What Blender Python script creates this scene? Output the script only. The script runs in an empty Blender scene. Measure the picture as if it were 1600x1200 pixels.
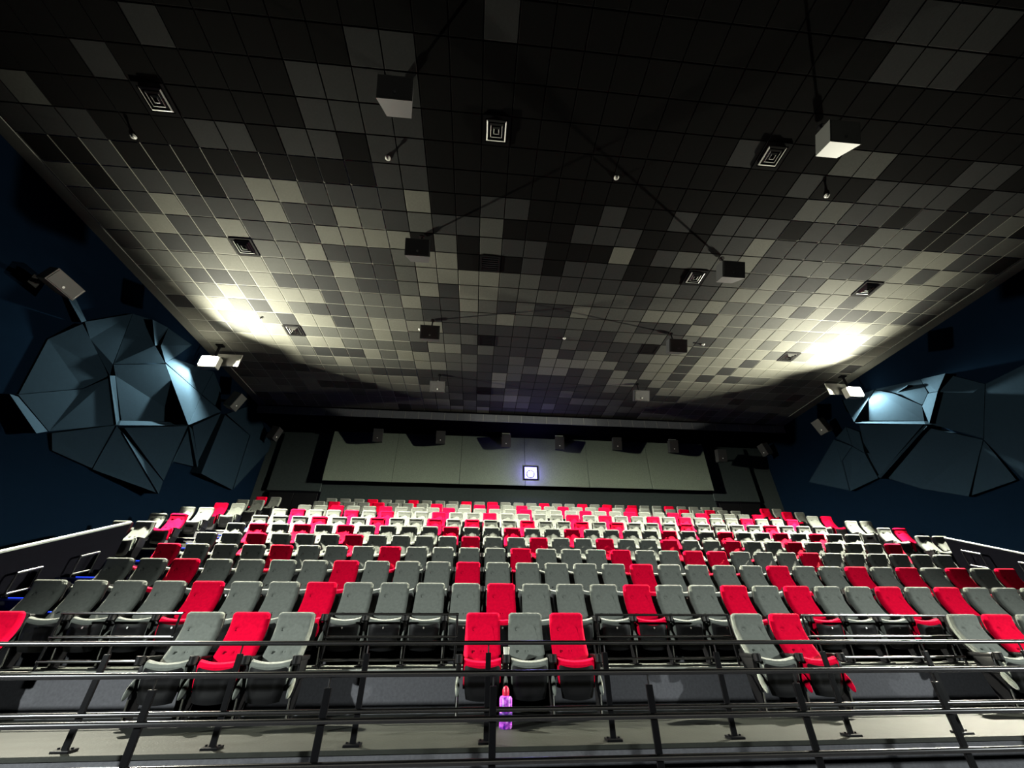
import bpy, bmesh, math, random
from mathutils import Vector, Matrix
S = bpy.context.scene
C = S.collection
R = math.radians
EYE = 1.35

# ---------------------------------------------------------------- camera, world, exposure, lights
cam_d = bpy.data.cameras.new('camera'); cam_d.sensor_width = 36.0; cam_d.lens = 613.0 / 1600 * 36
cam_d.clip_start = 0.05; cam_d.clip_end = 200
cam = bpy.data.objects.new('camera', cam_d); C.objects.link(cam)
cam.location = (0, 0, EYE); cam.rotation_euler = (R(90 + 32.05), 0, -R(4.908))
S.camera = cam
w = bpy.data.worlds.new('world'); S.world = w; w.use_nodes = True
w.node_tree.nodes['Background'].inputs[0].default_value = (0.1, 0.2, 0.45, 1)
w.node_tree.nodes['Background'].inputs[1].default_value = 0.004
S.view_settings.view_transform = 'Standard'; S.view_settings.look = 'None'
S.view_settings.exposure = 0.0; S.view_settings.gamma = 1.0; S.view_settings.use_curve_mapping = False

LAMP_L = Vector((-9.52, 11.79, 9.23)); LAMP_R = Vector((14.48, 11.79, 9.23))
FRONT_L = Vector((-9.5, -1.5, 4.0)); FRONT_R = Vector((14.5, -1.5, 4.0))

def falloff(ld, strength, kind):
    ld.use_nodes = True; nt = ld.node_tree
    em = nt.nodes['Emission']; fo = nt.nodes.new('ShaderNodeLightFalloff')
    fo.inputs['Strength'].default_value = strength
    nt.links.new(fo.outputs[kind], em.inputs['Strength'])

def lamp(name, typ, loc, power, color, radius, aim=None, size=None, blend=1.0, linear=None):
    ld = bpy.data.lights.new(name, typ); ld.energy = power; ld.color = color; ld.shadow_soft_size = radius
    if typ == 'SPOT': ld.spot_size = size; ld.spot_blend = blend
    o = bpy.data.objects.new(name, ld); C.objects.link(o); o.location = loc
    if aim: o.rotation_euler = (Vector(aim) - Vector(loc)).to_track_quat('-Z', 'Y').to_euler()
    if linear: falloff(ld, linear, 'Linear')
    return o

WARM = (1.0, 0.97, 0.78)
for p, sx in ((LAMP_L, 1), (LAMP_R, -1)):                # each flood lamp's light is split into three added spots: ceiling, seats, wall
    lamp('flood_ceiling_spot', 'SPOT', p, 10000, WARM, 0.06, aim=p + Vector((sx*4.4, -3.2, -2.9)), size=R(140), blend=1.0)
    lamp('flood_downlight', 'SPOT', p, 1000, WARM, 0.06, aim=p + Vector((sx*6.0, 2.6, -6.9)), size=R(98), blend=0.8, linear=3.7)
    lamp('flood_spill', 'SPOT', p, 4600, WARM, 0.06, aim=p + Vector((sx*0.5, 0.0, -1.0)), size=R(172), blend=0.35)
for p, aim in ((FRONT_L, (-0.6, 5.4, -3.0)), (FRONT_R, (4.6, 5.4, -3.0))):
    lamp('front_flood_light', 'SPOT', p, 7200, (0.93, 1.0, 0.95), 0.10, aim=aim, size=R(76), blend=1.0)
lamp('projector_light', 'SPOT', (2.48, 18.2, 7.82), 200, (0.42, 0.36, 1.0), 0.05, aim=(2.48, 0, 7.4), size=R(178), blend=1.0)
lamp('port_halo_helper', 'POINT', (2.46, 17.93, 7.74), 55, (0.30, 0.22, 1.0), 0.08)  # added lamp, throws the camera's violet bloom onto the wall around the port
S.cycles.diffuse_bounces = 0; S.cycles.sample_clamp_indirect = 1.0

# ---------------------------------------------------------------- materials
MATS = {}
def mat(name, col, rough=0.6, metal=0.0, spec=0.5, var=0.0, vscale=8.0, bump=0.0, bscale=60.0, emit=None, estr=0.0, sheen=0.0, coat=0.0):
    if name in MATS: return MATS[name]
    m = bpy.data.materials.new(name); m.use_nodes = True; nt = m.node_tree
    b = nt.nodes['Principled BSDF']
    b.inputs['Base Color'].default_value = (*col, 1); b.inputs['Roughness'].default_value = rough
    b.inputs['Metallic'].default_value = metal; b.inputs['Specular IOR Level'].default_value = spec
    b.inputs['Sheen Weight'].default_value = sheen; b.inputs['Coat Weight'].default_value = coat
    tc = nt.nodes.new('ShaderNodeTexCoord')
    if var:
        n = nt.nodes.new('ShaderNodeTexNoise'); n.inputs['Scale'].default_value = vscale; n.inputs['Detail'].default_value = 4
        r = nt.nodes.new('ShaderNodeMapRange'); r.inputs['To Min'].default_value = 1 - var; r.inputs['To Max'].default_value = 1 + var
        mx = nt.nodes.new('ShaderNodeMix'); mx.data_type = 'RGBA'; mx.blend_type = 'MULTIPLY'; mx.inputs['Factor'].default_value = 1
        mx.inputs['A'].default_value = (*col, 1)
        nt.links.new(tc.outputs['Object'], n.inputs['Vector']); nt.links.new(n.outputs['Fac'], r.inputs['Value'])
        nt.links.new(r.outputs['Result'], mx.inputs['B']); nt.links.new(mx.outputs['Result'], b.inputs['Base Color'])
    if bump:
        n2 = nt.nodes.new('ShaderNodeTexNoise'); n2.inputs['Scale'].default_value = bscale; n2.inputs['Detail'].default_value = 3
        bp = nt.nodes.new('ShaderNodeBump'); bp.inputs['Strength'].default_value = bump; bp.inputs['Distance'].default_value = 0.02
        nt.links.new(tc.outputs['Object'], n2.inputs['Vector']); nt.links.new(n2.outputs['Fac'], bp.inputs['Height'])
        nt.links.new(bp.outputs['Normal'], b.inputs['Normal'])
    if emit:
        b.inputs['Emission Color'].default_value = (*emit, 1); b.inputs['Emission Strength'].default_value = estr
    MATS[name] = m
    return m

RED = mat('red_upholstery', (0.95, 0.002, 0.042), 0.9, spec=0.05, var=0.22, vscale=26, bump=0.25, bscale=180)
GREY = mat('grey_upholstery', (0.185, 0.2, 0.18), 0.92, spec=0.15, var=0.25, vscale=26, bump=0.25, bscale=180, sheen=0.15)
BLACKP = mat('black_plastic', (0.007, 0.007, 0.008), 0.36, spec=0.25, bump=0.05, bscale=300)
BLACKM = mat('black_steel', (0.004, 0.004, 0.005), 0.4, spec=0.08)
RAILM = mat('rail_steel', (0.10, 0.10, 0.105), 0.24, metal=1.0)
CHROME = mat('bright_steel', (0.62, 0.62, 0.6), 0.25, metal=1.0)
CARPET = mat('tier_carpet', (0.085, 0.092, 0.082), 0.95, spec=0.1, var=0.3, vscale=30, bump=0.4, bscale=220)
RISER = mat('riser_carpet', (0.13, 0.13, 0.145), 0.95, spec=0.05, var=0.3, vscale=30, bump=0.4, bscale=220)
LANDING = mat('landing_floor', (0.028, 0.030, 0.026), 0.55, spec=0.15, var=0.3, vscale=5, bump=0.12, bscale=40)
NOSING = mat('nosing_trim', (0.30, 0.31, 0.28), 0.6, var=0.2, vscale=12)
DARK = mat('dark_paint', (0.004, 0.004, 0.006), 0.9, spec=0.0)
WALLM = mat('side_wall_paint', (0.0016, 0.0045, 0.0105), 0.95, spec=0.0, var=0.15, vscale=3)  # navy made bluer to carry the lens glow around the lamps
PANELM = mat('wall_panel_fabric', (0.0085, 0.0165, 0.026), 0.95, spec=0.0, var=0.18, vscale=14, bump=0.2, bscale=150)  # blue partly stands in for the lens glow near the lamps
BACKM = mat('back_wall_paint', (0.030, 0.040, 0.041), 0.9, spec=0.15, var=0.2, vscale=10)
BACKP = mat('back_panel_fabric', (0.19, 0.23, 0.19), 0.9, spec=0.15, var=0.3, vscale=24, bump=0.3, bscale=160)
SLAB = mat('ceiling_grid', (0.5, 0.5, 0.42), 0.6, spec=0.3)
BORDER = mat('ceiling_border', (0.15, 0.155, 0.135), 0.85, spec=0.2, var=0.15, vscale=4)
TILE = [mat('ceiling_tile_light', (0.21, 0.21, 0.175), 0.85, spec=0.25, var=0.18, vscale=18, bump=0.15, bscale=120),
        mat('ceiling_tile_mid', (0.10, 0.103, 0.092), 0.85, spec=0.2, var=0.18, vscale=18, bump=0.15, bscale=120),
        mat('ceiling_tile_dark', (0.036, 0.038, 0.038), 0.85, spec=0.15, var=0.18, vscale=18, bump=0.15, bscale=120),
        mat('ceiling_tile_dimmed', (0.007, 0.007, 0.007), 0.9, spec=0.05, var=0.18, vscale=18, bump=0.15, bscale=120)]  # light falloff as a tile colour, for front tiles and middle grid
BULK = mat('bulkhead_panel', (0.16, 0.17, 0.20), 0.7, var=0.2, vscale=14)
SPEAK = mat('speaker_cabinet', (0.035, 0.036, 0.038), 0.55, spec=0.4)
GRILLE = mat('speaker_grille', (0.02, 0.02, 0.022), 0.7, bump=0.6, bscale=400)
SPEAKG = mat('grey_speaker_cabinet', (0.06, 0.063, 0.06), 0.6)
VENTB = mat('vent_black', (0.008, 0.008, 0.009), 0.8, spec=0.05)
VENTW = mat('vent_louvre', (0.4, 0.4, 0.37), 0.45)
WHITE = mat('white_plastic', (0.8, 0.8, 0.76), 0.4)
LAMPF = mat('lamp_face', (1, 1, 0.9), 0.4, emit=(1.0, 0.96, 0.78), estr=25.0)
LAMPB = mat('lamp_body', (0.55, 0.54, 0.48), 0.5)
PROJ = mat('projector_glow', (0.8, 0.8, 1), 0.4, emit=(0.55, 0.5, 1.0), estr=9.0)
PROJ2 = mat('projector_port_glow', (0.3, 0.3, 0.6), 0.2, emit=(0.40, 0.42, 1.0), estr=1.6)
LED = mat('blue_step_light', (0.05, 0.1, 0.8), 0.4, emit=(0.02, 0.06, 1.0), estr=1.6)
SCREEN = mat('screen_white', (0.7, 0.7, 0.7), 0.9)
CAP = mat('guard_cap', (0.5, 0.52, 0.5), 0.35, metal=0.6)
PAPER = mat('paper_cup', (0.8, 0.8, 0.68), 0.7)
PURPLE = None

# ---------------------------------------------------------------- mesh helpers
class MB:
    def __init__(s): s.v = []; s.f = []; s.m = []
    def add(s, vs, fs, mi=0):
        n = len(s.v); s.v += [tuple(v) for v in vs]; s.f += [tuple(i + n for i in f) for f in fs]; s.m += [mi] * len(fs); return s
    def box(s, x0, x1, y0, y1, z0, z1, mi=0):
        return s.add([(x0,y0,z0),(x1,y0,z0),(x1,y1,z0),(x0,y1,z0),(x0,y0,z1),(x1,y0,z1),(x1,y1,z1),(x0,y1,z1)],
                     [(0,3,2,1),(4,5,6,7),(0,1,5,4),(1,2,6,5),(2,3,7,6),(3,0,4,7)], mi)
    def bbox(s, x0, x1, y0, y1, z0, z1, b=0.01, mi=0):   # chamfered box
        bm = bmesh.new(); bmesh.ops.create_cube(bm, size=1)
        for v in bm.verts: v.co = ((x0+x1)/2 + v.co.x*(x1-x0), (y0+y1)/2 + v.co.y*(y1-y0), (z0+z1)/2 + v.co.z*(z1-z0))
        bmesh.ops.bevel(bm, geom=bm.edges[:], offset=b, segments=2, affect='EDGES', profile=0.6)
        bm.verts.index_update(); s.add([v.co[:] for v in bm.verts], [[v.index for v in f.verts] for f in bm.faces], mi); bm.free(); return s
    def tube(s, p, q, r, n=10, r2=None, mi=0):
        p = Vector(p); q = Vector(q); d = (q - p).normalized(); r2 = r if r2 is None else r2
        a = d.orthogonal().normalized(); b = d.cross(a)
        vs = []
        for c, rr in ((p, r), (q, r2)):
            for k in range(n):
                t = 2*math.pi*k/n; vs.append(c + (a*math.cos(t) + b*math.sin(t))*rr)
        fs = [(k, (k+1) % n, n+(k+1) % n, n+k) for k in range(n)] + [tuple(range(n-1, -1, -1)), tuple(range(n, 2*n))]
        return s.add(vs, fs, mi)
    def lathe(s, prof, n=16, c=(0,0,0), mi=0):
        vs = []; fs = []
        for r, z in prof:
            for k in range(n):
                t = 2*math.pi*k/n; vs.append((c[0]+r*math.cos(t), c[1]+r*math.sin(t), c[2]+z))
        for i in range(len(prof)-1):
            for k in range(n): fs.append((i*n+k, i*n+(k+1) % n, (i+1)*n+(k+1) % n, (i+1)*n+k))
        fs.append(tuple(range(n-1, -1, -1))); fs.append(tuple(range((len(prof)-1)*n, len(prof)*n)))
        return s.add(vs, fs, mi)
    def mesh(s, name, mats, smooth=False):
        me = bpy.data.meshes.new(name); me.from_pydata(s.v, [], s.f)
        for m in (mats if isinstance(mats, (list, tuple)) else [mats]): me.materials.append(m)
        if any(s.m): me.polygons.foreach_set('material_index', s.m)
        bm = bmesh.new(); bm.from_mesh(me); bmesh.ops.recalc_face_normals(bm, faces=bm.faces); bm.to_mesh(me); bm.free()
        if smooth:
            me.polygons.foreach_set('use_smooth', [True]*len(me.polygons))
            try: me.set_sharp_from_angle(angle=R(40))
            except Exception: pass
        me.update(); return me

def link(name, me, parent=None, loc=(0,0,0), rot=(0,0,0), scale=None):
    o = bpy.data.objects.new(name, me); C.objects.link(o); o.location = loc; o.rotation_euler = rot
    if scale: o.scale = scale
    if parent: o.parent = parent
    return o
def build(name, mb, mats, parent=None, smooth=False, loc=(0,0,0), rot=(0,0,0)):
    return link(name, mb.mesh(name, mats, smooth), parent, loc, rot)
def thing(name, label, cat, loc=(0,0,0), group=None, rot=(0,0,0)):
    o = bpy.data.objects.new(name, None); C.objects.link(o); o.location = loc; o.rotation_euler = rot
    o['label'] = label; o['category'] = cat
    if group: o['group'] = group
    return o
def tag(o, label, cat, group=None):
    o['label'] = label; o['category'] = cat
    if group: o['group'] = group
    return o
def struct(o): o['kind'] = 'structure'; return o

# ---------------------------------------------------------------- the shell
XL, XR, YF, YB, CZ = -10.2, 15.16, -9.0, 18.6, 10.05
# rows: backrest-top y, platform z
YROW = {1:6.2806, 2:7.2951, 3:8.383, 4:9.4686, 5:10.5627, 6:11.65, 7:12.745, 8:13.8387, 9:15.09, 10:16.34, 11:17.594}
ZPL = {1:.45, 2:.9046, 3:1.3735, 4:1.816, 5:2.261, 6:2.72, 7:3.184, 8:3.6566, 9:4.125, 10:4.594, 11:5.063}
YRI = {1:4.75}
for k in range(2, 12): YRI[k] = YROW[k] - .815
floor = struct(build('floor', MB().box(XL, XR, YF, YB, -.2, 0), RISER))
AX0, AX1 = -8.6, 13.56                                   # outer edges of the stair aisles
for k in range(1, 12):
    y1 = YRI.get(k+1, YB)
    x0, x1 = (AX0, AX1) if k <= 5 else (XL, XR)
    m = MB().box(x0, x1, YRI[k], y1, 0, ZPL[k])
    build('tier', m, LANDING if k == 1 else CARPET, floor)
    build('riser', MB().box(x0, x1, YRI[k]-.012, YRI[k]-.001, ZPL[k-1] if k > 1 else 0, ZPL[k]-.03), RISER, floor)
    build('nosing', MB().box(x0, x1, YRI[k]-.025, YRI[k]+.05, ZPL[k]-.03, ZPL[k]+.004), NOSING if k > 1 else LANDING, floor)
# stair aisles: half steps and blue lights
for xa, xb, la, lb in ((AX0+.1, -6.95, -8.2, -7.05), (11.95, AX1-.1, 12.0, 13.1)):
    for k in range(2, 12):
        zl = ZPL[k-1]; zh = ZPL[k]; ym = YRI[k]-.42; zm = (zl+zh)/2
        build('aisle_step', MB().box(xa, xb, ym, YRI[k]-.026, zl, zm), CARPET, floor)
        build('step_light', MB().box(la, lb, ym-.012, ym+.012, zm, zm+.014), LED, floor)
        build('step_light', MB().box(la, lb, YRI[k]-.04, YRI[k]-.01, zh+.004, zh+.018), LED, floor)

wl = struct(build('wall_left', MB().box(XL-.2, XL, YF, YB, 0, CZ+.3), WALLM))
wr = struct(build('wall_right', MB().box(XR, XR+.2, YF, YB, 0, CZ+.3), WALLM))
wb = struct(build('wall_back', MB().box(XL-.2, XR+.2, YB, YB+.2, 0, CZ+.3), BACKM))
wf = struct(build('wall_front', MB().box(XL-.2, XR+.2, YF-.2, YF, 0, CZ+.3), DARK))
scr = struct(build('trim_1', MB().box(-7.5, 12.5, YF+.01, YF+.06, 1.2, 9.2), SCREEN))

# ---------------------------------------------------------------- ceiling
TX, TY, GX, GY = .5997, .5795, -6.27, 6.129
YBK = 16.62                                               # the bulkhead's front
ceil = struct(build('ceiling', MB().box(XL-.2, XR+.2, YF-.2, YB+.2, CZ+.024, CZ+.3), VENTB))
cx0, cx1 = GX - 6*TX, GX + 35*TX
for c0, c1, r0, r1, m in ((-6, 6, -2, 18, SLAB), (23, 35, -2, 18, SLAB), (6, 23, -2, 18, TILE[3]), (-6, 35, -13, -2, VENTB)):   # the tile grid, pale near the lamps and black elsewhere, falloff put into colour
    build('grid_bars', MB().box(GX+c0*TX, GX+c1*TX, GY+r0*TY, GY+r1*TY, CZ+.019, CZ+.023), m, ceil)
build('ceiling_border', MB().box(XL, cx0-.012, YF, YBK, CZ-.006, CZ+.02), BORDER, ceil)
build('ceiling_border', MB().box(cx1+.012, XR, YF, YBK, CZ-.006, CZ+.02), BORDER, ceil)
build('ceiling_border', MB().box(cx0, cx1, YF, GY-13*TY-.01, CZ-.006, CZ+.02), TILE[2], ceil)
VENTS = [(-1, -4, 'second-row'), ]
vent_cells = {}
random.seed(11)
tile_me = [MB().add([(-.287,-.277,-.0),(.287,-.277,-.0),(.287,.277,-.0),(-.287,.277,-.0),
                     (-.284,-.274,-.004),(.284,-.274,-.004),(.284,.274,-.004),(-.284,.274,-.004)],
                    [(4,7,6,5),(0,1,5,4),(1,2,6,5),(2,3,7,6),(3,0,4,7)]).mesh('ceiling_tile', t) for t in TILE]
tiles = []
VC = {(-1,-4), (10,-4), (20,-4), (-1,2), (20,2), (29,2), (10,2), (-1,8), (10,8), (20,8), (29,8), (10,14)}
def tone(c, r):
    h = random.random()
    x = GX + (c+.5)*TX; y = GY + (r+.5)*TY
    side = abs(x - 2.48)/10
    pl = .08 + .34*(side > .42) + .12*(y > 12)  # mid ceiling gets fewer light tiles, making up for lamp falloff
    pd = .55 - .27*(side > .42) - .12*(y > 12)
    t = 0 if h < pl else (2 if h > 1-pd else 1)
    k = (6.9 - y + random.uniform(-1.6, 1.6))/2.6        # tones step down to black towards the screen in place of lamp falloff
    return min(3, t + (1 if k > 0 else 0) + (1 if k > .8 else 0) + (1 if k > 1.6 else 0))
# tones read off the photo around the two lamps, row by row (l light, m mid, d dark)
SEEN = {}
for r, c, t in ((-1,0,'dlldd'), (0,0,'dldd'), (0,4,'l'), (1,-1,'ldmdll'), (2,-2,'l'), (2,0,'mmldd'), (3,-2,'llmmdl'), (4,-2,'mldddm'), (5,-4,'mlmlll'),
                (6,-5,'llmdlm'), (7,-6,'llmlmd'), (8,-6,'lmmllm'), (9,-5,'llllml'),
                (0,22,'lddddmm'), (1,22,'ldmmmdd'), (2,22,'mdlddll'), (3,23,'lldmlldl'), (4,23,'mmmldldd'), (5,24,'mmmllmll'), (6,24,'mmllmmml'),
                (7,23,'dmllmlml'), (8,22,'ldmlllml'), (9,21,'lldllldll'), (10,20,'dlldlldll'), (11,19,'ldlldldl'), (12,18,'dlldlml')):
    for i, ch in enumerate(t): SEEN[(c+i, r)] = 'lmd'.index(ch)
prev = {}
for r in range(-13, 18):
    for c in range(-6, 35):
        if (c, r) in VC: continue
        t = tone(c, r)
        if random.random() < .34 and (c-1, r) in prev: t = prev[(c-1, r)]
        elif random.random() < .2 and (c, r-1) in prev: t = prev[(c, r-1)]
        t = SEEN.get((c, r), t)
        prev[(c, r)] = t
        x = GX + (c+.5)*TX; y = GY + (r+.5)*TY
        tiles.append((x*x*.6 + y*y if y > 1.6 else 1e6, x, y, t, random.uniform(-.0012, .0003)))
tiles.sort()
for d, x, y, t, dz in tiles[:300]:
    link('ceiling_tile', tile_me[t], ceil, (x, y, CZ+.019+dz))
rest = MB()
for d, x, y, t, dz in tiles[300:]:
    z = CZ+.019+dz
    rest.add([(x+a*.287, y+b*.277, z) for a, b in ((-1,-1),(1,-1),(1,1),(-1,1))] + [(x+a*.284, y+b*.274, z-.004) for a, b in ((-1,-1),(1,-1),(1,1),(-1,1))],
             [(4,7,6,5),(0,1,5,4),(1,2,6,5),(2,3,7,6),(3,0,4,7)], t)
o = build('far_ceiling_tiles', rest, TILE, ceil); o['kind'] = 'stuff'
# bulkhead and the lower ceiling behind it
bulk = struct(build('trim_2', MB().box(XL, XR, YBK+.02, YB-.001, CZ-.41, CZ+.02), DARK))
n = 42; bw = (XR-XL)/n
for i in range(n):
    x = XL + bw*i
    build('bulkhead_panel', MB().box(x+.012, x+bw-.012, YBK, YBK+.018, CZ-.405, CZ-.03), BULK, bulk)
    build('joint_strip', MB().box(x-.010, x+.010, YBK+.002, YBK+.019, CZ-.40, CZ-.03), VENTW, bulk)

# ---------------------------------------------------------------- back wall: screen panel, doors, projector port
bp = struct(build('trim_3', MB().box(-7.2, 11.6, YB-.26, YB-.001, 7.2, CZ-.42), DARK))
xs = [-7.2 + 18.8*i/6 for i in range(7)]
for i in range(6):
    build('wall_panel', MB().bbox(xs[i]+.008, xs[i+1]-.008, YB-.32, YB-.262, 7.16, CZ-.43, .012), BACKP, bp)
for x0, x1 in ((-9.6, -7.25), (11.65, 14.0)):
    build('wall_panel', MB().bbox(x0, x1, YB-.08, YB-.002, 6.72, 9.55, .012), BACKM, wb)
for nm, x0, x1 in (('door_1', -9.4, -7.3), ('door_2', 11.8, 13.9)):
    d = struct(build(nm, MB().box(x0-.1, x1+.1, YB-.06, YB-.003, 5.063, 6.7), DARK))
    xm = (x0+x1)/2
    for a, b in ((x0, xm-.01), (xm+.01, x1)):
        build('door_leaf', MB().bbox(a, b, YB-.10, YB-.062, 5.07, 6.62, .008), BLACKP, d)
        build('door_handle', MB().tube(((a+b)/2-.3, YB-.15, 5.95), ((a+b)/2+.3, YB-.15, 5.95), .018).box((a+b)/2-.29, (a+b)/2-.26, YB-.15, YB-.10, 5.93, 5.97).box((a+b)/2+.26, (a+b)/2+.29, YB-.15, YB-.10, 5.93, 5.97), CHROME, d)
pw = struct(build('window_1', MB().box(2.12, 2.84, YB-.36, YB-.321, 7.44, 7.50).box(2.12, 2.84, YB-.36, YB-.321, 8.08, 8.14).box(2.12, 2.18, YB-.36, YB-.321, 7.5, 8.08).box(2.78, 2.84, YB-.36, YB-.321, 7.5, 8.08), BLACKM))
build('port_glass', MB().box(2.18, 2.78, YB-.345, YB-.33, 7.5, 8.08), PROJ2, pw)
prj = thing('projector', 'cinema projector glowing violet white behind the port in the back wall', 'projector', (2.46, YB-.35, 7.72))
build('lens', MB().tube((0, -.03, 0), (0, 0, 0), .15, 20), PROJ, prj)
build('lens_ring', MB().tube((0, -.025, 0), (0, .002, 0), .19, 20), BLACKM, prj)

# ---------------------------------------------------------------- side walls: faceted panels (corner: along the room y, height z, relief d)
LEFT_PANELS = [
    [(11.112,8.52,0.1),(12.816,8.363,0.32),(12.26,6.948,0.78)],
    [(12.824,8.352,0.32),(13.826,8.249,0.5),(12.282,6.945,0.78)],
    [(11.085,8.539,0.12),(11.307,8.847,0.1),(13.028,9.474,0.18),(12.834,8.388,0.3)],
    [(13.046,9.485,0.18),(13.838,9.209,0.12),(14.102,8.404,0.3),(12.85,8.398,0.3)],
    [(9.707,9.126,0.36),(10.598,9.545,0.06),(10.712,8.914,0.05),(10.278,8.604,0.3)],
    [(10.605,9.535,0.06),(11.745,9.733,0.05),(11.299,8.857,0.1),(11.085,8.539,0.12),(10.497,8.748,0.26)],
    [(10.471,6.041,0.42),(10.642,6.258,0.24),(12.96,7.348,0.24),(12.718,7.129,0.44)],
    [(10.698,5.935,0.4),(13.27,5.394,0.08),(12.771,4.855,0.5)],
    [(14.487,8.463,0.08),(14.244,8.348,0.36),(14.342,6.064,0.36),(14.596,6.166,0.08)],
    [(12.82,7.156,0.4),(13.158,7.184,0.3),(14.434,6.339,0.14),(14.248,6.238,0.22)],
    [(9.735,7.149,0.16),(9.904,7.257,0.12),(10.61,6.265,0.22),(10.476,6.058,0.34)],
    [(7.934,5.526,0.34),(8.314,5.664,0.08),(9.229,5.266,0.14),(8.714,4.993,0.5)],
    [(7.717,8.196,0.1),(7.875,8.351,0.06),(8.476,7.982,0.1),(8.322,7.811,0.2)],
    [(8.478,7.949,0.08),(9.332,8.996,0.12),(9.591,7.43,0.2),(9.755,7.161,0.14),(8.833,7.676,0.08)],
    [(9.397,9.049,0.06),(9.911,9.274,0.16),(10.302,8.614,0.28),(10.826,8.335,0.36),(9.705,7.503,0.1)],
    [(9.679,7.462,0.14),(10.854,8.317,0.34),(13.104,7.427,0.08),(10.86,6.371,0.04),(9.933,7.275,0.1)],
    [(10.746,6.089,0.34),(12.766,7.129,0.4),(13.218,5.403,0.12)],
    [(10.507,6.032,0.34),(10.756,5.954,0.34),(12.803,4.875,0.46),(10.8,4.908,0.1)],
    [(9.367,5.279,0.1),(10.486,6.044,0.32),(10.785,4.933,0.08),(9.646,4.957,0.06)],
    [(13.025,7.253,0.36),(14.221,8.364,0.24),(14.456,6.375,0.1)],
    [(14.301,8.345,0.36),(16.609,8.537,0.14),(16.892,6.214,0.12),(14.419,6.055,0.34)],
    [(12.962,7.078,0.32),(14.376,6.275,0.12),(13.355,6.086,0.05),(13.302,5.953,0.05)],
    [(8.294,5.701,0.08),(9.427,6.533,0.05),(9.795,7.124,0.12),(10.53,6.081,0.28),(9.229,5.267,0.16)],
    [(8.395,7.821,0.16),(9.775,7.172,0.1),(9.433,6.559,0.04),(8.323,5.735,0.04),(8.096,7.088,0.04)],
    [(14.773,8.612,0.08),(16.199,9.837,0.05),(18.859,8.945,0.05),(16.931,6.266,0.12),(16.695,8.575,0.12)],
]
RIGHT_PANELS = [
    [(12.899,9.394,0.32),(11.741,9.219,0.08),(12.486,8.17,0.78)],
    [(12.873,9.404,0.38),(12.945,9.398,0.22),(12.888,8.806,0.32),(12.83,8.785,0.48)],
    [(12.704,8.299,0.5),(10.687,7.328,0.24),(10.532,7.134,0.48),(12.486,8.13,0.76)],
    [(10.799,7.256,0.18),(10.512,7.046,0.5),(12.863,6.055,0.46),(13.237,6.287,0.1)],
    [(10.596,7.871,0.08),(10.204,8.136,0.12),(9.771,7.941,0.36),(10.393,7.085,0.52)],
    [(10.188,8.711,0.06),(9.294,8.341,0.36),(9.844,8.006,0.24),(10.231,8.186,0.06)],
    [(11.177,8.755,0.05),(10.498,8.657,0.26),(10.52,8.612,0.3),(11.107,8.688,0.08)],
    [(13.851,8.116,0.42),(13.468,8.456,0.14),(13.335,7.57,0.42)],
    [(13.47,8.458,0.12),(13.04,8.03,0.14),(12.98,7.101,0.44),(13.328,7.55,0.42)],
    [(12.709,8.181,0.36),(10.704,7.203,0.34),(13.132,6.265,0.14),(13.14,7.294,0.18)],
    [(14.324,7.315,0.1),(13.451,7.574,0.3),(13.104,7.124,0.3),(13.234,6.21,0.12),(14.491,6.096,0.2)],
    [(16.297,7.054,0.18),(14.267,8.243,0.1),(13.477,7.602,0.28),(14.349,7.324,0.1),(14.568,6.144,0.16)],
    [(12.937,6.153,0.2),(10.666,7.084,0.34),(9.675,6.21,0.06),(10.737,4.8,0.24),(11.911,5.399,0.2)],
    [(10.497,7.13,0.34),(9.47,8.451,0.08),(8.803,7.651,0.04),(9.636,6.23,0.08)],
    [(12.894,8.466,0.2),(11.552,9.076,0.3),(11.112,8.669,0.2),(10.603,7.898,0.07),(10.81,7.412,0.06)],
    [(11.724,9.227,0.06),(10.208,8.716,0.05),(10.214,8.174,0.1),(10.587,7.919,0.06),(11.142,8.741,0.1)],
    [(8.788,7.642,0.04),(7.799,7.662,0.04),(9.414,4.879,0.05),(9.658,6.203,0.06)],
    [(9.669,6.183,0.06),(9.535,4.918,0.1),(10.773,4.818,0.16)],
]
#@@PANELS@@
def panels(wall, X, sgn, plist):
    for pts in plist:
        n = len(pts)
        front = [(X + sgn*d, y, z) for y, z, d in pts]; back = [(X - sgn*.02, y, z) for y, z, d in pts]
        m = MB().add(front + back, [tuple(range(n)), tuple(range(2*n-1, n-1, -1))] + [(i, (i+1) % n, n+(i+1) % n, n+i) for i in range(n)])
        build('wall_panel', m, PANELM, wall)
panels(wl, XL, 1, LEFT_PANELS)
panels(wr, XR, -1, RIGHT_PANELS)

# ---------------------------------------------------------------- guard walls and handrails beside the stair aisles
def guard(name, x, label):
    t = thing(name, label, 'guard wall', (x, 0, 0))
    y0, y1 = 4.75, 11.0; s = .43; zt = lambda y: 3.60 + s*(y-11)
    build('wall_panel', MB().add([(-.03,y0,0),(-.03,y1,0),(-.03,y1,zt(y1)),(-.03,y0,zt(y0)),(.03,y0,0),(.03,y1,0),(.03,y1,zt(y1)),(.03,y0,zt(y0))],
          [(0,1,2,3),(7,6,5,4),(0,4,5,1),(1,5,6,2),(2,6,7,3),(3,7,4,0)]), DARK, t)
    build('handrail_cap', MB().tube((0,y0,zt(y0)+.03),(0,y1,zt(y1)+.03), .036 if x < 0 else .024, 12), CAP, t, True)
    return t
guard('guard_wall', -8.7, 'dark sloping guard wall with pale cap beside the left stair aisle')
guard('guard_wall', 13.66, 'dark sloping guard wall with pale cap beside the right stair aisle')
hr = [None]
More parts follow.
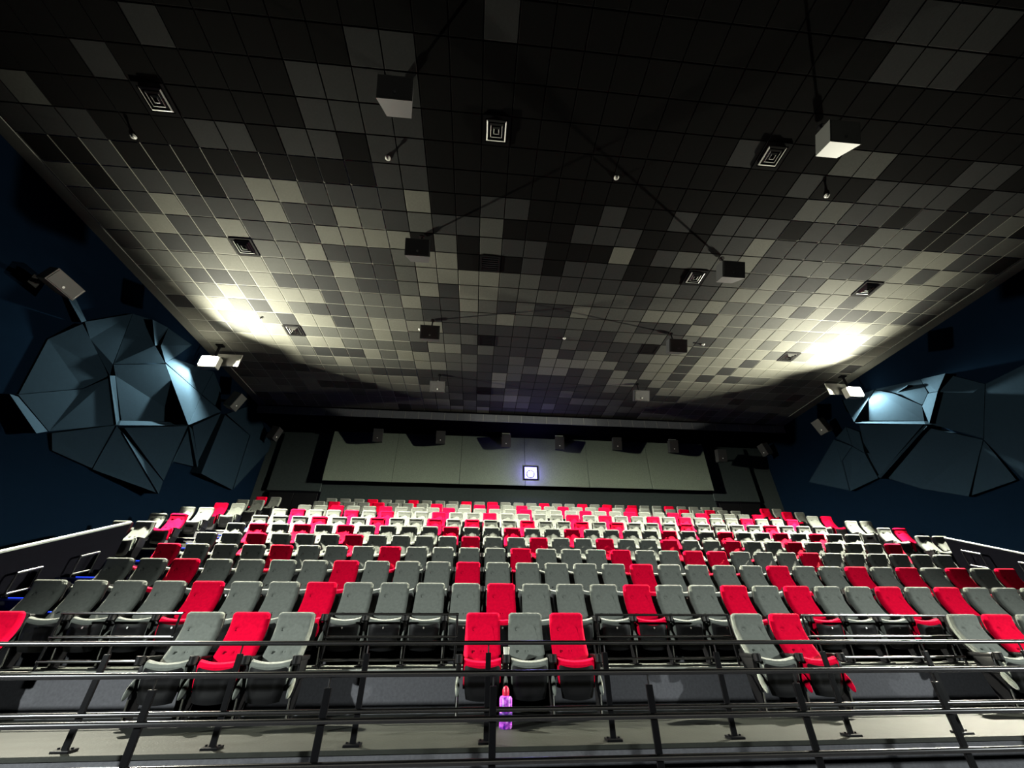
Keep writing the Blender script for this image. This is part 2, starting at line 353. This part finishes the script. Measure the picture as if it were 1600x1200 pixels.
def hoop(x, y, z, label, h=0.0):
    t = thing('aisle_handrail', label, 'handrail', (x, y, z), 'short handrails in the stair aisles')
    build('top_bar', MB().tube((0,-.2,.80-h),(0,.2,.95-h), .02), CHROME, t, True)
    build('lower_bar', MB().tube((0,-.2,.45-h),(0,.2,.58-h), .016), CHROME, t, True)
    for yy, zz in ((-.2, .80-h), (.2, .95-h)):
        build('post', MB().tube((0,yy,0),(0,yy,zz), .016).tube((0,yy,0),(0,yy,.012), .05), BLACKM, t, True)
NUM = ['zeroth','front','second','third','fourth','fifth','sixth','seventh','eighth','ninth','tenth','back']
for k in (3, 4, 5):
    hoop(-8.5, YRI[k]+.38, ZPL[k], 'short steel hoop handrail in the left aisle beside the %s row' % NUM[k], .37)
    hoop(13.42, YRI[k]+.62, ZPL[k], 'short steel hoop handrail in the right aisle beside the %s row' % NUM[k])

# ---------------------------------------------------------------- the seats
P = .58
def backrest_mesh(m):
    NX, NV = 25, 45
    def prof(v):                                   # v 0 bottom .. 1 top
        z = .47 + .63*v
        P_ = ((0, -.27), (.2, -.16), (.4, -.075), (.58, -.02), (.74, .006), (.88, .002), (1.0, -.016))
        for (a, ya), (b, yb) in zip(P_, P_[1:]):
            if v <= b: break
        y = ya + (yb-ya)*(v-a)/(b-a)
        return y, z
    mb = MB(); vs = []; fs = []
    btn = [(u, z) for u in (-.5, 0, .5) for z in (.905, .66)]
    for j in range(NV):
        v = j/(NV-1); y, z = prof(v)
        hw = .242 - .012*v
        for i in range(NX):
            u = -1 + 2*i/(NX-1)
            edge = max(0, abs(u)-.82)/.18; e2 = max(0, v-.94)/.06; e3 = max(0, .05-v)/.05
            d = .035*edge**2 + .035*e2**2 + .02*e3**2
            for bu, bz in btn: d += .030*math.exp(-(((u-bu)*.24)**2+(z-bz)**2)/.00045)
            d += .010*math.exp(-((z-.905)/.014)**2)*max(0, 1-abs(u)**4)
            zz = z - .03*(e2**2)*(edge**2)
            vs.append((u*hw, y + d, zz))
    for j in range(NV-1):
        for i in range(NX-1):
            a = j*NX+i; fs.append((a, a+1, a+NX+1, a+NX))
    # rim back
    ring = [i for i in range(NX)] + [j*NX+NX-1 for j in range(1, NV)] + [(NV-1)*NX+i for i in range(NX-2, -1, -1)] + [j*NX for j in range(NV-2, 0, -1)]
    nb = len(vs)
    for r_ in ring:
        x, y, z = vs[r_]; v = (z-.47)/.63
        vs.append((x*.985, prof(min(max(v,0),1))[0] + .075, z))
    nr = len(ring)
    for i in range(nr): fs.append((ring[i], ring[(i+1) % nr], nb+(i+1) % nr, nb+i))
    fs.append(tuple(nb+i for i in range(nr-1, -1, -1)))
    mb.add(vs, fs)
    for i, f in enumerate(fs):                     # shade in the sunk tufts is put into a darker colour
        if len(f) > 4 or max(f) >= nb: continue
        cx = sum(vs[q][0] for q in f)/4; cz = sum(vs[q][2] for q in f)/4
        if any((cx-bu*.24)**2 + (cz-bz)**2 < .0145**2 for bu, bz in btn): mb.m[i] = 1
    return mb.mesh('backrest', [m, mat('tuft_shade_red', (0.22, 0.002, 0.012), 0.9, spec=0.05) if m == RED else mat('tuft_shade_grey', (0.045, 0.05, 0.045), 0.9, spec=0.05)], True)

def back_shell_mesh():
    mb = MB(); n = 7; vs = []; fs = []
    for j in range(n):
        v = j/(n-1); z = .40 + .68*v; y = -.19 + .27*min(1, max(0, (z-.42)/.42))
        for x in (-.225, -.12, .12, .225):
            vs.append((x, y - (.02 if abs(x) > .2 else 0), z)); 
        for x in (.225, .12, -.12, -.225):
            vs.append((x, y + (.03 if abs(x) > .2 else .045), z))
    for j in range(n-1):
        for i in range(8): fs.append((j*8+i, j*8+(i+1) % 8, (j+1)*8+(i+1) % 8, (j+1)*8+i))
    fs.append(tuple(range(7, -1, -1))); fs.append(tuple((n-1)*8+i for i in range(8)))
    return mb.add(vs, fs).mesh('back_shell', BLACKP, True)

def cushion_mesh(m):                               # folded up: the cushion stands in front of the backrest, its front rim on top
    mb = MB(); vs = []; fs = []; NX = 11
    prof = [(-.30, .30), (-.285, .45), (-.29, .555), (-.32, .598), (-.37, .606), (-.41, .585), (-.425, .545), (-.405, .50), (-.395, .40), (-.36, .30)]
    for i in range(NX):
        u = -1 + 2*i/(NX-1)
        sag = .032*(1-u*u); shrink = 1 - .12*max(0, abs(u)-.8)/.2
        for y, z in prof: vs.append((u*.225, -.355 + (y+.355)*shrink, z - sag*(max(0, z-.45)/.15)))
    k = len(prof)
    for i in range(NX-1):
        for j in range(k): fs.append((i*k+j, i*k+(j+1) % k, (i+1)*k+(j+1) % k, (i+1)*k+j))
    fs.append(tuple(range(k))); fs.append(tuple((NX-1)*k+j for j in range(k-1, -1, -1)))
    return mb.add(vs, fs).mesh('seat_cushion', m, True)

def shell_mesh():                                  # the seat's plastic underside with a raised U
    mb = MB(); vs = []; fs = []; NX, NZ = 13, 11
    for j in range(NZ):
        v = j/(NZ-1); z = .20 + .335*v
        for i in range(NX):
            u = -1 + 2*i/(NX-1)
            hw = .215 - .03*(1-v)**3
            y = -.442 + .06*(1-v)**2 + .035*abs(u)**4
            ins = (abs(u) < .55 and .25 < v < .8)
            if ins: y += .014
            vs.append((u*hw, y, z - .035*(1-u*u)*v**3 - .02*(1-u*u)*(1-v)**2))
    for j in range(NZ-1):
        for i in range(NX-1):
            a = j*NX+i; fs.append((a, a+1, a+NX+1, a+NX))
    ring = [i for i in range(NX)] + [j*NX+NX-1 for j in range(1, NZ)] + [(NZ-1)*NX+i for i in range(NX-2, -1, -1)] + [j*NX for j in range(NZ-2, 0, -1)]
    nb = len(vs)
    for r_ in ring: x, y, z = vs[r_]; vs.append((x*.97, y+.055 if z > .4 else -.34, z))
    nr = len(ring)
    for i in range(nr): fs.append((ring[i], ring[(i+1) % nr], nb+(i+1) % nr, nb+i))
    fs.append(tuple(nb+i for i in range(nr-1, -1, -1)))
    return mb.add(vs, fs).mesh('seat_shell', BLACKP, True)

def arm_mesh():                                    # at x = 0, between two seats
    mb = MB()
    mb.bbox(-.038, .038, -.36, -.06, .585, .632, .014)
    mb.bbox(-.030, .030, -.34, -.10, .40, .59, .010)
    return mb.mesh('armrest', BLACKP, True)
def cup_mesh():
    mb = MB(); n = 18
    mb.lathe([(.030, .545), (.046, .56), (.047, .640), (.040, .642), (.038, .60), (.02, .595)], n, (0, -.415, 0))
    mb.box(-.022, .022, -.375, -.335, .575, .62)
    return mb.mesh('cup_holder', BLACKP, True)
def pad_mesh(m):                                   # oval side pad on the front of the standard
    bm = bmesh.new(); bmesh.ops.create_uvsphere(bm, u_segments=12, v_segments=8, radius=1)
    mb = MB(); bm.verts.index_update()
    mb.add([(v.co.x*.026, -.385 + v.co.y*.05 + .05*v.co.z, .335 + v.co.z*.105) for v in bm.verts], [[v.index for v in f.verts] for f in bm.faces]); bm.free()
    return mb.mesh('side_pad', m, True)
def leg_mesh():
    mb = MB()
    mb.add([(s*.018, y, z) for s in (-1, 1) for y, z in ((-.30,0),(-.18,0),(-.08,.52),(-.30,.52),(-.345,.30))],
           [(0,1,2,3,4),(9,8,7,6,5),(0,5,6,1),(1,6,7,2),(2,7,8,3),(3,8,9,4),(4,9,5,0)])
    mb.bbox(-.05, .05, -.36, -.10, 0, .014, .005)
    return mb.mesh('leg', BLACKM)
def strip_mesh():
    return MB().tube((0, -.318, .03), (0, -.345, .235), .010, 8).mesh('leg_trim', CHROME, True)
def screw_mesh():
    return MB().tube((0, -.455, .468), (0, -.43, .468), .013, 10).mesh('screw', CHROME, True)
def crossbar_mesh():
    return MB().box(-.23, .23, -.27, -.23, .30, .34).box(-.23, .23, -.25, -.2, .44, .47).mesh('cross_bar', BLACKM)

ME = dict(back={'red': backrest_mesh(RED), 'grey': backrest_mesh(GREY)}, cush={'red': cushion_mesh(RED), 'grey': cushion_mesh(GREY)},
          pad={'red': pad_mesh(RED), 'grey': pad_mesh(GREY)}, shell=shell_mesh(), bshell=back_shell_mesh(), arm=arm_mesh(), cup=cup_mesh(),
          leg=leg_mesh(), strip=strip_mesh(), screw=screw_mesh(), bar=crossbar_mesh())

def seat(col, x, y, z, label, group, lod, ends=(1, 0)):
    # one seat; the standard on its left belongs to it, the last of a run also has the right one
    t = thing(col + '_cinema_seat', label, 'seat', (x, y, z), group)
    link('backrest', ME['back'][col], t); link('seat_cushion', ME['cush'][col], t); link('seat_shell', ME['shell'], t)
    sides = [-.29]*ends[0] + [.29]*ends[1]
    for sx in sides:
        link('armrest', ME['arm'], t, (sx, 0, 0)); link('leg', ME['leg'], t, (sx, 0, 0))
        if lod < 2:
            link('cup_holder', ME['cup'], t, (sx, 0, 0))
        if lod < 1:
            link('side_pad', ME['pad']['red' if (col == 'red' and x > 3.5) else 'grey'], t, (sx, 0, 0)); link('leg_trim', ME['strip'], t, (sx, 0, 0))
    link('back_shell', ME['bshell'], t)
    if lod < 1: link('cross_bar', ME['bar'], t)
    if lod < 1: link('screw', ME['screw'], t)
    return t

REDS = {2:[4,7,12,16,19,21,24,26], 3:[2,7,11,17,22,25,27,29,31], 4:[0,4,8,13,17,20,21,25], 5:[2,6,11,14,17,20,23,26,31],
        6:[1,3,5,10,13,16,21,24,27,29], 7:[3,6,9,11,14,17,19,23,28], 8:[1,4,6,9,12,17,19,22,24,28,31],
        9:[2,5,9,14,18,21,24,26,30], 10:[1,4,8,11,12,14,17,20,22,26,28], 11:[3,6,10,12,16,19,21,23,26]}
NSEAT = {2:30, 3:32, 4:32, 5:32, 6:32, 7:32, 8:32, 9:31, 10:31, 11:31}
X0 = {2:-6.511, 3:-6.514, 4:-6.525, 5:-6.523, 6:-6.535, 7:-6.534, 8:-6.534, 9:-6.30, 10:-6.31, 11:-6.3155}
ORD = ['first','second','third','fourth','fifth','sixth','seventh','eighth','ninth','tenth','eleventh','twelfth']
ROWN = {2:'second row', 3:'third row', 4:'fourth row', 5:'fifth row', 6:'sixth row', 7:'seventh row', 8:'eighth row',
        9:'third row from the back', 10:'second row from the back', 11:'back row'}
for k in range(2, 12):
    reds = REDS[k]; n = NSEAT[k]; lod = 0 if k <= 3 else (1 if k <= 5 else 2)
    grp = 'seats of the ' + ROWN[k]
    for j in range(n):
        if j in reds:
            i = reds.index(j); col = 'red'
            lab = 'red seat, %s red one from the left, main block, %s' % (ORD[i], ROWN[k])
        else:
            col = 'grey'; lo = [q for q in reds if q < j]
            if lo:
                d = j - lo[-1]; side = 'right'; i = len(lo)-1
            else:
                d = reds[0] - j; side = 'left'; i = 0
            lab = '%s grey seat to the %s of the %s red seat, %s' % (ORD[d-1], side, ORD[i], ROWN[k])
            if d == 1: lab = 'grey seat directly %s of the %s red seat, %s' % (side, ORD[i], ROWN[k])
        seat(col, X0[k]+P*j, YROW[k], ZPL[k], lab, grp, lod, (1, 1 if j == n-1 else 0))
# front row: groups with wheelchair gaps between them
FR = [(-4.2, ['red'], ['red seat cut by the left edge of the photo, front row']),
      (0, ['grey','red','grey'], ['grey tufted seat left of the red one, front row left group', 'red tufted seat between two grey ones, front row left group', 'grey tufted seat right of the red one, front row left group']),
      (6.29, ['red','grey','red'], ['red tufted seat beside the paper cup, front row middle group', 'grey tufted seat between two red ones, front row middle group', 'red tufted seat at the right end of the front row middle group']),
      (12.88, ['grey','red'], ['grey tufted seat at the left of the front row pair right of centre', 'red tufted seat at the right of the front row pair right of centre']),
      (18.80, ['grey','red','grey'], ['grey tufted seat left of the red one, front row far right group', 'red tufted seat between two grey ones, front row far right group', 'grey tufted seat cut by the right edge of the photo, front row'])]
for j0, cols, labs in FR:
    for i, (col, lab) in enumerate(zip(cols, labs)):
        seat(col, -3.5045 + P*(j0+i), YROW[1], ZPL[1], lab, 'seats of the front row', 0, (1, 1 if i == len(cols)-1 else 0))
# side blocks beyond the stair aisles
SB = {6:('grey','grey','grey','grey'), 7:('grey','red','grey','red'), 8:('grey','grey','grey','grey'),
      9:('red','grey','grey','red'), 10:('grey','grey','red','grey'), 11:('red','grey','red','grey')}
for k, cols in SB.items():
    n = NSEAT[k]; lod = 2
    for q, (j, col) in enumerate(zip((-5, -4, n-1+4, n-1+5), cols)):
        side = 'left' if q < 2 else 'right'
        pos = 'against the wall' if q in (0, 3) else 'next to the aisle'
        seat(col, X0[k]+P*j, YROW[k], ZPL[k], '%s seat %s, %s side block, %s' % (col, pos, side, ROWN[k]), 'seats of the %s side block' % side, lod, (1, 1 if q in (1, 3) else 0))

# ---------------------------------------------------------------- guard rails
def rail(name, label, y, zf, x0, x1, bars, px0, step, npost, ztop):
    t = thing(name, label, 'guard rail', (0, y, zf))
    for i, (nm, z, r) in enumerate(bars):
        build(nm, MB().tube((x0, 0, z-zf), (x1, 0, z-zf), r, 14), RAILM, t, True)
    for i in range(npost):
        x = px0 + step*i
        p = build('post', MB().bbox(x-.027, x+.027, .006, .030, 0, ztop-zf, .004), BLACKM, t)
        build('pin', MB().tube((x, .018, ztop-zf-.01), (x, .018, bars[0][1]-zf), .008, 8), RAILM, p)
        build('base_plate', MB().bbox(x-.075, x+.075, -.04, .075, 0, .022, .006).tube((x-.055,.02,.02),(x-.055,.02,.034),.01,6).tube((x+.055,.02,.02),(x+.055,.02,.034),.01,6), BLACKM, p)
    return t
rail('guard_rail', 'long black steel guard rail on the edge of the front row landing', 4.85, .45, -8.3, 13.3,
     [('top_bar', 1.235, .020), ('lower_bar', .70, .020)], -3.463-1.213*3, 1.213, 13, 1.15)
rail('guard_rail', 'nearest black steel guard rail, standing on the lower floor', 3.95, 0.0, -8.3, 12.5,
     [('top_bar', 1.05, .021), ('middle_bar', .765, .020), ('lower_bar', .52, .020)], -2.39-1.29*4, 1.29, 14, .965)
for x0, x1, lab in ((-5.45, -3.93, 'between the far left red seat and the left group'), (-2.0, -.2, 'between the left and middle groups'),
                    (1.78, 3.82, 'between the middle group and the right pair'), (4.97, 7.36, 'between the right pair and the far right group')):
    t = thing('gap_rail', 'low black rail %s' % lab, 'rail', (x0, 6.535, ZPL[2]), 'rails of the wheelchair gaps')
    for nm, z in (('top_bar', .63), ('middle_bar', .36), ('lower_bar', .10)):
        build(nm, MB().tube((0,0,z), (x1-x0,0,z), .016, 12), RAILM, t, True)
    for x in (.02, x1-x0-.02):
        build('post', MB().tube((x, 0, 0), (x, 0, .63), .016, 10).tube((x,0,0),(x,0,.012),.045,12), BLACKM, t, True)

# ---------------------------------------------------------------- wall flood lamps
def flood(loc, label, sx):
    t = thing('flood_lamp', label, 'lamp', loc, 'flood lamps')
    build('back_plate', MB().bbox(-.12 if sx > 0 else -.84, .84 if sx > 0 else .12, .41, .45, -.01, .50, .01), LAMPB, t)
    build('housing', MB().bbox(-.30, .30, .17, .40, -.22, .22, .04), LAMPB, t)
    build('lamp_glass', MB().bbox(-.27, .27, .12, .172, -.19, .19, .05), LAMPF, t)
    build('bracket', MB().box(-.03, .03, .30, .36, .2, .82).box(-.12, .12, .25, .42, .78, .82), BLACKM, t)
flood(LAMP_L, 'dazzling warm flood lamp under the ceiling by the left wall', 1)
flood(LAMP_R, 'dazzling warm flood lamp under the ceiling by the right wall', -1)

# ---------------------------------------------------------------- speakers
def speaker(loc, label, group, kind='ceiling', rz=0, tilt=0, cabinet=None, pole=True, size=(.62, .42, .44)):
    t = thing('speaker', label, 'speaker', loc, group, (0, 0, rz))
    sx, sy, sz = (s/2 for s in size)
    rot = (tilt, 0, 0)
    mb = MB()   # tapered cabinet
    mb.add([(-sx,-sy,-sz),(sx,-sy,-sz),(sx*.72,sy,-sz),(-sx*.72,sy,-sz),(-sx,-sy,sz),(sx,-sy,sz),(sx*.72,sy,sz),(-sx*.72,sy,sz)],
           [(0,3,2,1),(4,5,6,7),(0,1,5,4),(1,2,6,5),(2,3,7,6),(3,0,4,7)])
    cab = build('cabinet', mb, cabinet or SPEAK, t, rot=rot)
    build('grille', MB().bbox(-sx*.92, sx*.92, -sy-.012, -sy-.001, -sz*.88, sz*.88, .004), cabinet or GRILLE, cab)
    build('badge', MB().tube((0, -sy-.022, -sz*.45), (0, -sy-.012, -sz*.45), .028, 12), WHITE, cab)
    if kind == 'ceiling':
        build('pole', MB().tube((0, .05, sz*.6), (0, .05, CZ-loc[2]), .022, 10).tube((0,.05,CZ-loc[2]-.03),(0,.05,CZ-loc[2]),.07,12), BLACKM, t, True)
    else:
        build('bracket', MB().box(-.04, .04, sy*.8, sy+kind, -.04, .04).box(-.1, .1, sy+kind-.02, sy+kind, -.12, .12), BLACKM, t)
    return t
for x, nm in ((-1.77, 'left'), (6.40, 'right')):
    for y, on in zip((3.4, 6.78, 10.05, 13.35), ('nearest the camera', 'second from the camera', 'third from the camera', 'farthest from the camera')):
        big = SPEAKG if (nm == 'right' and y < 4) else None
        speaker((x if not big else 6.62, y, 9.45), ('pale grey' if big else 'black') + ' speaker hung from the ceiling, %s column, %s' % (nm, on), 'ceiling speakers', tilt=R(28), cabinet=big)
BS = [(-4.96, 9.34, None), (-1.96, 9.34, None), (1.24, 9.28, 1), (3.91, 9.26, 1), (6.86, 9.34, None), (9.8, 9.30, 1), (12.24, 8.88, None)]
for i, (x, z, wh) in enumerate(BS):
    t = speaker((x, YB-.62, z), 'black speaker under the bulkhead on the back wall, %s from the left' % ORD[i], 'back wall speakers', .10 if abs(x-2.4) < 9.5 else .36, tilt=R(15), size=(.46, .36, .62))
    if wh: build('top_lamp', MB().box(-.2, .2, -.16, -.10, .33, .36), WHITE, t)
speaker((-9.65, 7.15, 8.0), 'pale grey speaker on the left wall high above the guard wall', 'side wall speakers', .35, R(90), R(20), SPEAKG, size=(.7, .36, .34))
speaker((-9.4, 13.85, 8.72), 'grey speaker on the faceted left wall below the flood lamp', 'side wall speakers', .55, R(90), R(20), SPEAKG, size=(.42, .36, .62))
speaker((14.5, 13.95, 8.72), 'grey speaker on the faceted right wall below the flood lamp', 'side wall speakers', .45, R(-90), R(20), SPEAKG, size=(.42, .36, .62))
speaker((14.6, 17.7, 9.2), 'black speaker high in the back right corner', 'side wall speakers', .36, R(-90), R(15), size=(.42, .36, .6))
speaker((-9.6, 17.6, 9.1), 'black speaker high in the back left corner', 'side wall speakers', .36, R(90), R(15), size=(.42, .36, .6))

# ---------------------------------------------------------------- ceiling vents and sprinklers
def vent(c, r, label, dark=False):
    x = GX + (c+.5)*TX; y = GY + (r+.5)*TY
    t = thing('ceiling_vent', label, 'vent', (x, y, CZ), 'square ceiling vents')
    def ring(a, b, z0, z1): 
        return MB().box(-a, a, -a, -b, z0, z1).box(-a, a, b, a, z0, z1).box(-a, -b, -b, b, z0, z1).box(b, a, -b, b, z0, z1)
    build('backing', MB().box(-.27, .27, -.27, .27, .012, .018), VENTB, t)
    build('frame', ring(.285, .225, .004, .018), VENTB, t)
    if dark:
        for i in range(6):
            yy = -.2 + .075*i
            build('slat', MB().add([(-.22,yy,.003),(.22,yy,.003),(.22,yy+.05,.012),(-.22,yy+.05,.012),(-.22,yy,.006),(.22,yy,.006),(.22,yy+.05,.015),(-.22,yy+.05,.015)],
                  [(0,1,2,3),(7,6,5,4),(0,4,5,1),(1,5,6,2),(2,6,7,3),(3,7,4,0)]), VENTB, t)
        return
    for i, a in enumerate((.205, .14, .075)):
        b = a - .030
        vs = [(sx*a, sy*a, .010) for sx, sy in ((-1,-1),(1,-1),(1,1),(-1,1))] + [(sx*b, sy*b, -.012) for sx, sy in ((-1,-1),(1,-1),(1,1),(-1,1))]
        vs += [(x_, y_, z_+.004) for x_, y_, z_ in vs]
        fs = []
        for e in range(4):
            f = (e+1) % 4
            fs += [(e, f, 4+f, 4+e), (8+f, 8+e, 12+e, 12+f), (e, 8+e, 8+f, f), (4+e, 4+f, 12+f, 12+e)]
        build('louvre', MB().add(vs, fs), VENTW, t)
for c, r, lab in ((-1,-4,'far left vent of the row nearest the camera'), (10,-4,'middle vent of the row nearest the camera'), (20,-4,'beside the pale grey hanging speaker'),
                  (-1,2,'left vent in the brightly lit tiles'), (20,2,'right vent beside a hanging black speaker'), (29,2,'far right vent in the brightly lit tiles'),
                  (-1,8,'left vent close to the left flood lamp'), (29,8,'right vent close to the right flood lamp')):
    vent(c, r, 'square ceiling vent with louvres, ' + lab)
for c, r, lab in ((10,2,'nearest the camera'), (10,8,'in the middle of the ceiling'), (10,14,'farthest back'), (20,8,'beside the third right hanging speaker')):
    vent(c, r, 'black square ceiling grille, ' + lab, True)
sp_me = MB().lathe([(.06, .016), (.06, .008), (.03, .002), (.018, -.012), (.018, -.02), (.034, -.024), (.034, -.03), (.004, -.034)], 14).mesh('sprinkler', WHITE, True)
for x, y, lab in ((-7.5,4.85,'far left of the near row'), (-2.3,4.85,'left of centre in the near row'), (2.8,4.85,'right of centre in the near row'), (7.9,4.85,'right end of the near row'),
                  (-7.45,10.5,'far left, close to the left flood lamp'), (-2.25,10.62,'beside the third left speaker'), (2.77,10.68,'alone in the dark middle'), (7.83,10.6,'right of the third right speaker'),
                  (-1.86,13.93,'by the farthest left speaker'), (6.78,14.4,'by the farthest right speaker')):
    o = link('sprinkler', sp_me, None, (x, y, CZ-.002)); tag(o, 'small white ceiling sprinkler, ' + lab, 'sprinkler', 'ceiling sprinklers')

# ---------------------------------------------------------------- cup and bottle
cup = thing('paper_cup', 'pale paper cup in the holder between red and grey front seats', 'cup', (-3.5045+P*7.29-.29, YROW[1]-.415, ZPL[1]+.598))
build('cup_wall', MB().lathe([(.030, 0), (.038, .115), (.040, .118), (.037, .118), (.028, .01)], 18), PAPER, cup, True)

def purple_mat():
    m = bpy.data.materials.new('purple_print'); m.use_nodes = True; nt = m.node_tree; b = nt.nodes['Principled BSDF']
    tc = nt.nodes.new('ShaderNodeTexCoord'); n = nt.nodes.new('ShaderNodeTexNoise'); n.inputs['Scale'].default_value = 26; n.inputs['Detail'].default_value = 3
    cr = nt.nodes.new('ShaderNodeValToRGB'); e = cr.color_ramp.elements
    e[0].position = .38; e[0].color = (.10, .01, .35, 1); e[1].position = .62; e[1].color = (.75, .12, .95, 1)
    x = cr.color_ramp.elements.new(.72); x.color = (.85, .6, .95, 1)
    nt.links.new(tc.outputs['Object'], n.inputs['Vector']); nt.links.new(n.outputs['Fac'], cr.inputs['Fac']); nt.links.new(cr.outputs['Color'], b.inputs['Base Color'])
    b.inputs['Roughness'].default_value = .35
    return m
PURPLE = purple_mat()
bt = thing('bottle', 'purple patterned bottle with red conical cap standing on the landing', 'bottle', (.405, 5.52, .45))
build('body', MB().lathe([(.062, 0), (.070, .012), (.070, .255), (.060, .272), (.034, .28)], 20), PURPLE, bt, True)
build('band', MB().lathe([(.0705, .11), (.0715, .112), (.0715, .132), (.0705, .134)], 20), mat('bottle_band', (.06, .01, .2), .4), bt, True)
build('cap', MB().lathe([(.036, .278), (.037, .31), (.034, .335), (.024, .355), (.008, .364)], 16), mat('red_cap', (.7, .01, .06), .35), bt, True)
